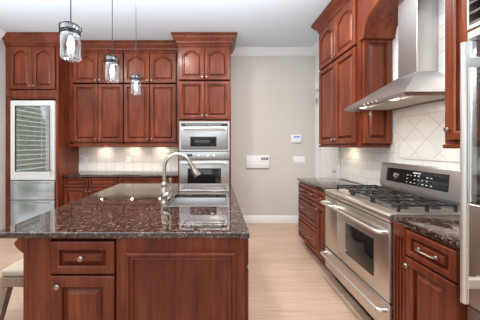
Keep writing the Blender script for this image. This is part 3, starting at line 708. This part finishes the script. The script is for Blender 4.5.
# arched valance across the hood opening
NY1 = 1.416
va = thing('hood_valance', 'arched cherry valance spanning above the stainless hood', 'valance', (UX, UY0-0.001, 0), rot)
W = UY0-0.001-NY1-0.001; zt, zb = 2.93, 2.45
pts = [(0.0, zb), (0.055, zb)]
for i in range(25):
    a_ = PI-PI*i/24; pts.append((W/2+(W/2-0.06)*math.cos(a_), zb+0.012+0.20*math.sin(a_)))
pts += [(W-0.055, zb), (W, zb), (W, zt), (0, zt)]
mb = MB()
mb.prism(pts, 'y', 0.0, UD)
mb.build('arched_panel', 'cherry', va)
L1 = []
mb = MB()
arc = [(W/2+(W/2-0.06+0.018)*math.cos(PI-PI*i/24), -0.004, zb+0.012+(0.20+0.018)*math.sin(PI-PI*i/24)) for i in range(25)]
mb.tube(arc, 0.011, 8); mb.build('arch_bead', 'cherry', va)
for x0 in (-0.0, W-0.055): MB().prism([(x0, -0.020), (x0+0.055, -0.020), (x0+0.055, UD-0.002), (x0, UD-0.002)], 'z', zb-0.030, zb-0.0005).build('foot_block', 'cherry', va)
sweep([(0, 0), (W, 0)], CROWN, 2.912, 1).build('crown_moulding', 'cherry', va)
# wall cabinet beside the near refrigerator
wn_ = thing('wall_cabinet', 'narrow cherry wall cabinet above the short worktop beside the near refrigerator', 'cabinet', (UX, NY1, 1.385), rot)
W = NY1-1.078
carcass(MB(), W, UD, 0, 1.545, ((0, 0.026, 0, 1.6), (0, W, 1.523, 1.6))).build('body', 'cherry', wn_)
sweep([(0, 0), (W, 0)], CROWN, 1.527, 1).build('crown_moulding', 'cherry', wn_)
sweep([(0.012, UD-0.01), (0.012, 0), (W, 0)], [(-0.03, 0), (0.010, 0), (0.014, 0.008), (0.014, 0.022), (0.0, 0.0295), (-0.03, 0.0295)], -0.030, 1).build('light_rail', 'cherry', wn_)
door(wn_, 0.030, W-0.006, 0.02, 1.52, 0, 0, (0.052, 0.085), ks=0.9)

# ------------------------------------------------------------------ range
RX = 1.162                                 # body front
rg_ = thing('range', 'wide stainless gas range with two oven doors and a bottom drawer', 'stove', (RX, RY1, 0), rot)
W = RY1-RY0; D = RB-RX
mb = MB(); mb.box(0.002, W-0.002, 0, D, 0.12, 0.885); mb.box(0.03, W-0.03, 0.06, D, 0.0, 0.12); mb.build('body', 'black', rg_)
# cooktop with rounded front lip
poly = [(D, 0.8855), (D, 0.921), (-0.010, 0.921), (-0.026, 0.918), (-0.036, 0.909), (-0.038, 0.897), (-0.034, 0.880), (-0.026, 0.866), (-0.001, 0.866), (-0.001, 0.8855)]
ck = MB().prism(poly, 'x', 0, W).build('cooktop', 'steel', rg_)
MB().box(0.04, W-0.04, 0.055, D-0.105, 0.9211, 0.9235, 0.0008).build('burner_tray', 'steel', ck)
bx = [(0.17, 0.17), (0.17, 0.40), (W/2, 0.285), (W-0.17, 0.17), (W-0.17, 0.40)]
for (x, y) in bx:
    MB().lathe([(0.052, 0.9236), (0.052, 0.930), (0.040, 0.938), (0.036, 0.938), (0.036, 0.945), (0.034, 0.948), (0.0, 0.949)], (x, y, 0), 'z', 18).build('burner', 'iron', rg_)
gw = (W-0.09)/3
for k in range(3):
    x0 = 0.045+k*gw+0.004; x1 = x0+gw-0.008; y0, y1 = 0.062, D-0.112; zt = 0.974; b = 0.0075; mb = MB()
    for xx in (x0+b, x1-b): mb.box(xx-b, xx+b, y0, y1, zt-0.014, zt, 0.002)
    for yy in (y0+b, (y0+y1)/2, y1-b): mb.box(x0+2*b, x1-2*b, yy-b, yy+b, zt-0.014, zt, 0.002)
    for yy in ((y0*3+y1)/4, (y0+3*y1)/4): mb.box((x0+x1)/2-b, (x0+x1)/2+b, yy-0.085, yy+0.085, zt-0.012, zt+0.004, 0.002); mb.box(x0+2*b, x0+0.085, yy-b, yy+b, zt-0.012, zt+0.004, 0.002); mb.box(x1-0.085, x1-2*b, yy-b, yy+b, zt-0.012, zt+0.004, 0.002)
    for xx in (x0+b, x1-b):
        for yy in (y0+b, y1-b, (y0+y1)/2): mb.box(xx-b, xx+b, yy-b, yy+b, 0.9237, zt-0.0142)
    mb.build('grate', 'iron', rg_)
# sloping control panel at the rear
ang = [(D-0.085, 0.9215), (D-0.085, 0.985), (D-0.098, 1.000), (D-0.080, 1.195), (D-0.070, 1.207), (D-0.002, 1.207), (D-0.002, 0.9215)]
bgd = MB().prism(ang, 'x', 0.085, W).build('control_panel', 'steel_side', rg_)  # darker steel here puts the slope's dark reflection into its colour
def slope(z): return D-0.098+(z-1.000)/0.195*0.018
mb = MB(); mb.loops([[(x, slope(z)-o, z) for x, z in ((0.17, 1.04), (W-0.13, 1.04), (W-0.13, 1.165), (0.17, 1.165))] for o in (-0.002, 0.004)])
dsp = mb.build('display', 'dark_glass', bgd)
def mark(x0, x1, z0, z1): MB().loops([[(x, slope(z)-o, z) for x, z in ((x0, z0), (x1, z0), (x1, z1), (x0, z1))] for o in (0.0038, 0.0046)]).build('control_mark', 'lettering', dsp)
for r_ in range(3):
    for k in range(7):
        if (r_*7+k) % 5 != 3: mark(0.40+k*0.036, 0.40+k*0.036+random.uniform(0.008, 0.020), 1.058+r_*0.030, 1.063+r_*0.030+(0.006 if r_ == 2 and k in (2, 3) else 0))
mark(0.46, 0.53, 1.140, 1.150)
mb = MB(); zc = 1.10
mb.lathe([(0.028, slope(zc)-0.0045), (0.028, slope(zc)-0.012), (0.024, slope(zc)-0.014)], (0.29, 0, zc), 'y', 20); mb.box(0.287, 0.293, slope(zc)-0.018, slope(zc)-0.013, zc-0.02, zc+0.024)
mb.build('dial', 'nickel', dsp)
# doors, drawer
def rdoor(x0, x1, z0, z1, name, win=None, hz=None):
    d = MB().box(x0, x1, -0.034, -0.001, z0, z1, 0.006, 2).build(name, 'steel', rg_)
    if win: MB().box(win[0], win[1], -0.0375, -0.0335, win[2], win[3], 0.003, 2).build('window', 'dark_glass', d)
    h = hz
    xs0, xs1 = x0+0.012, x1-0.012
    mb = MB(); mb.tube(smooth_path([(xs0+0.012, -0.033, h), (xs0+0.013, -0.068, h), (xs0+0.028, -0.088, h), (xs0+0.06, -0.093, h), ((xs0+xs1)/2, -0.094, h), (xs1-0.06, -0.093, h), (xs1-0.028, -0.088, h), (xs1-0.013, -0.068, h), (xs1-0.012, -0.033, h)], 5), 0.0125, 14)
    mb.build('handle', 'satin', d)
    return d
dv_ = 0.235
rdoor(0.004, dv_, 0.335, 0.858, 'oven_door', None, 0.795)
rdoor(dv_+0.006, W-0.004, 0.335, 0.858, 'oven_door', (dv_+0.14, W-0.15, 0.43, 0.70), 0.795)
rdoor(0.004, W-0.004, 0.125, 0.322, 'storage_drawer', None, 0.275)

# ------------------------------------------------------------------ hood
HY1, HY0, HX, HZ = 2.275, 1.548, 1.290, 1.717
ho = thing('range_hood', 'stainless chimney hood mounted on the tiled wall over the range', 'range hood', (0, 0, 0))
cy0, cy1, cx, cz = 1.765, 1.950, 1.568, 1.955
mb = MB()
def rect(x0, y0, y1, z): return [(x0, y0, z), (RB, y0, z), (RB, y1, z), (x0, y1, z)]
mb.loops([rect(HX, HY0, HY1, HZ), rect(HX, HY0, HY1, HZ+0.028), rect(cx-0.003, cy0-0.003, cy1+0.003, cz), ], False, True)
# underside, set up inside the rim
mb.loops([rect(HX, HY0, HY1, HZ), [(HX+0.018, HY0+0.018, HZ), (RB-0.018, HY0+0.018, HZ), (RB-0.018, HY1-0.018, HZ), (HX+0.018, HY1-0.018, HZ)], [(HX+0.018, HY0+0.018, HZ+0.02), (RB-0.018, HY0+0.018, HZ+0.02), (RB-0.018, HY1-0.018, HZ+0.02), (HX+0.018, HY1-0.018, HZ+0.02)]], False, True)
mb.build('canopy', 'steel_side', ho, None, 0, 20)
for k in range(2):
    y0 = HY0+0.04+k*(HY1-HY0-0.08)/2; y1 = y0+(HY1-HY0-0.08)/2-0.008
    mb = MB(); mb.box(HX+0.12, RB-0.03, y0, y1, HZ+0.012, HZ+0.0198)
    n = 9
    for j in range(n):
        yy = y0+0.015+j*(y1-y0-0.03)/(n-1); mb.box(HX+0.13, RB-0.04, yy-0.006, yy+0.006, HZ+0.008, HZ+0.0121)
    mb.build('filter', 'filter', ho)
for y in (HY0+0.18, HY1-0.18):
    MB().lathe([(0.030, HZ+0.0198), (0.030, HZ+0.008), (0.024, HZ+0.006), (0.0, HZ+0.006)], (HX+0.07, y, 0), 'z', 16).build('lamp', 'hood_lamp', ho)
    l = bpy.data.lights.new('hood_beam', 'AREA'); l.shape = 'DISK'; l.size = 0.05; l.energy = 1.7; l.color = (1.0, 0.92, 0.82)
    o = bpy.data.objects.new('hood_beam', l); C.objects.link(o); o.parent = ho; o.location = (HX+0.07, y, HZ+0.004)
mb = MB(); mb.box(cx, RB, cy0, cy1, cz+0.0005, 2.628, 0.002); mb.build('chimney', 'steel_side', ho)
for k in range(4): MB().lathe([(0.010, 0.0), (0.010, -0.004), (0.007, -0.006)], (HX, HY0+0.28+k*0.05, HZ+0.014), 'x', 10).build('button', 'nickel', ho)

# ------------------------------------------------------------------ near refrigerator
fr = thing('refrigerator', 'tall stainless built-in refrigerator with louvred grille beside the short worktop', 'refrigerator', (1.225, 1.066, 0), rot)
fridge(fr, 0.91, 0.51, 2.13, (0.010, 0.84, 1.10, 1.870, 0.625, 1.905), ((0.11, 0.615),), 0.046, (0.660, 1.838), (1.915, 2.128), (1.20, 1.32, 1.44, 1.56, 1.68, 1.80), 'steel', 0.012, 0.06, 26.0, 'mirror_glass', 0.001, -0.010, 'steel')
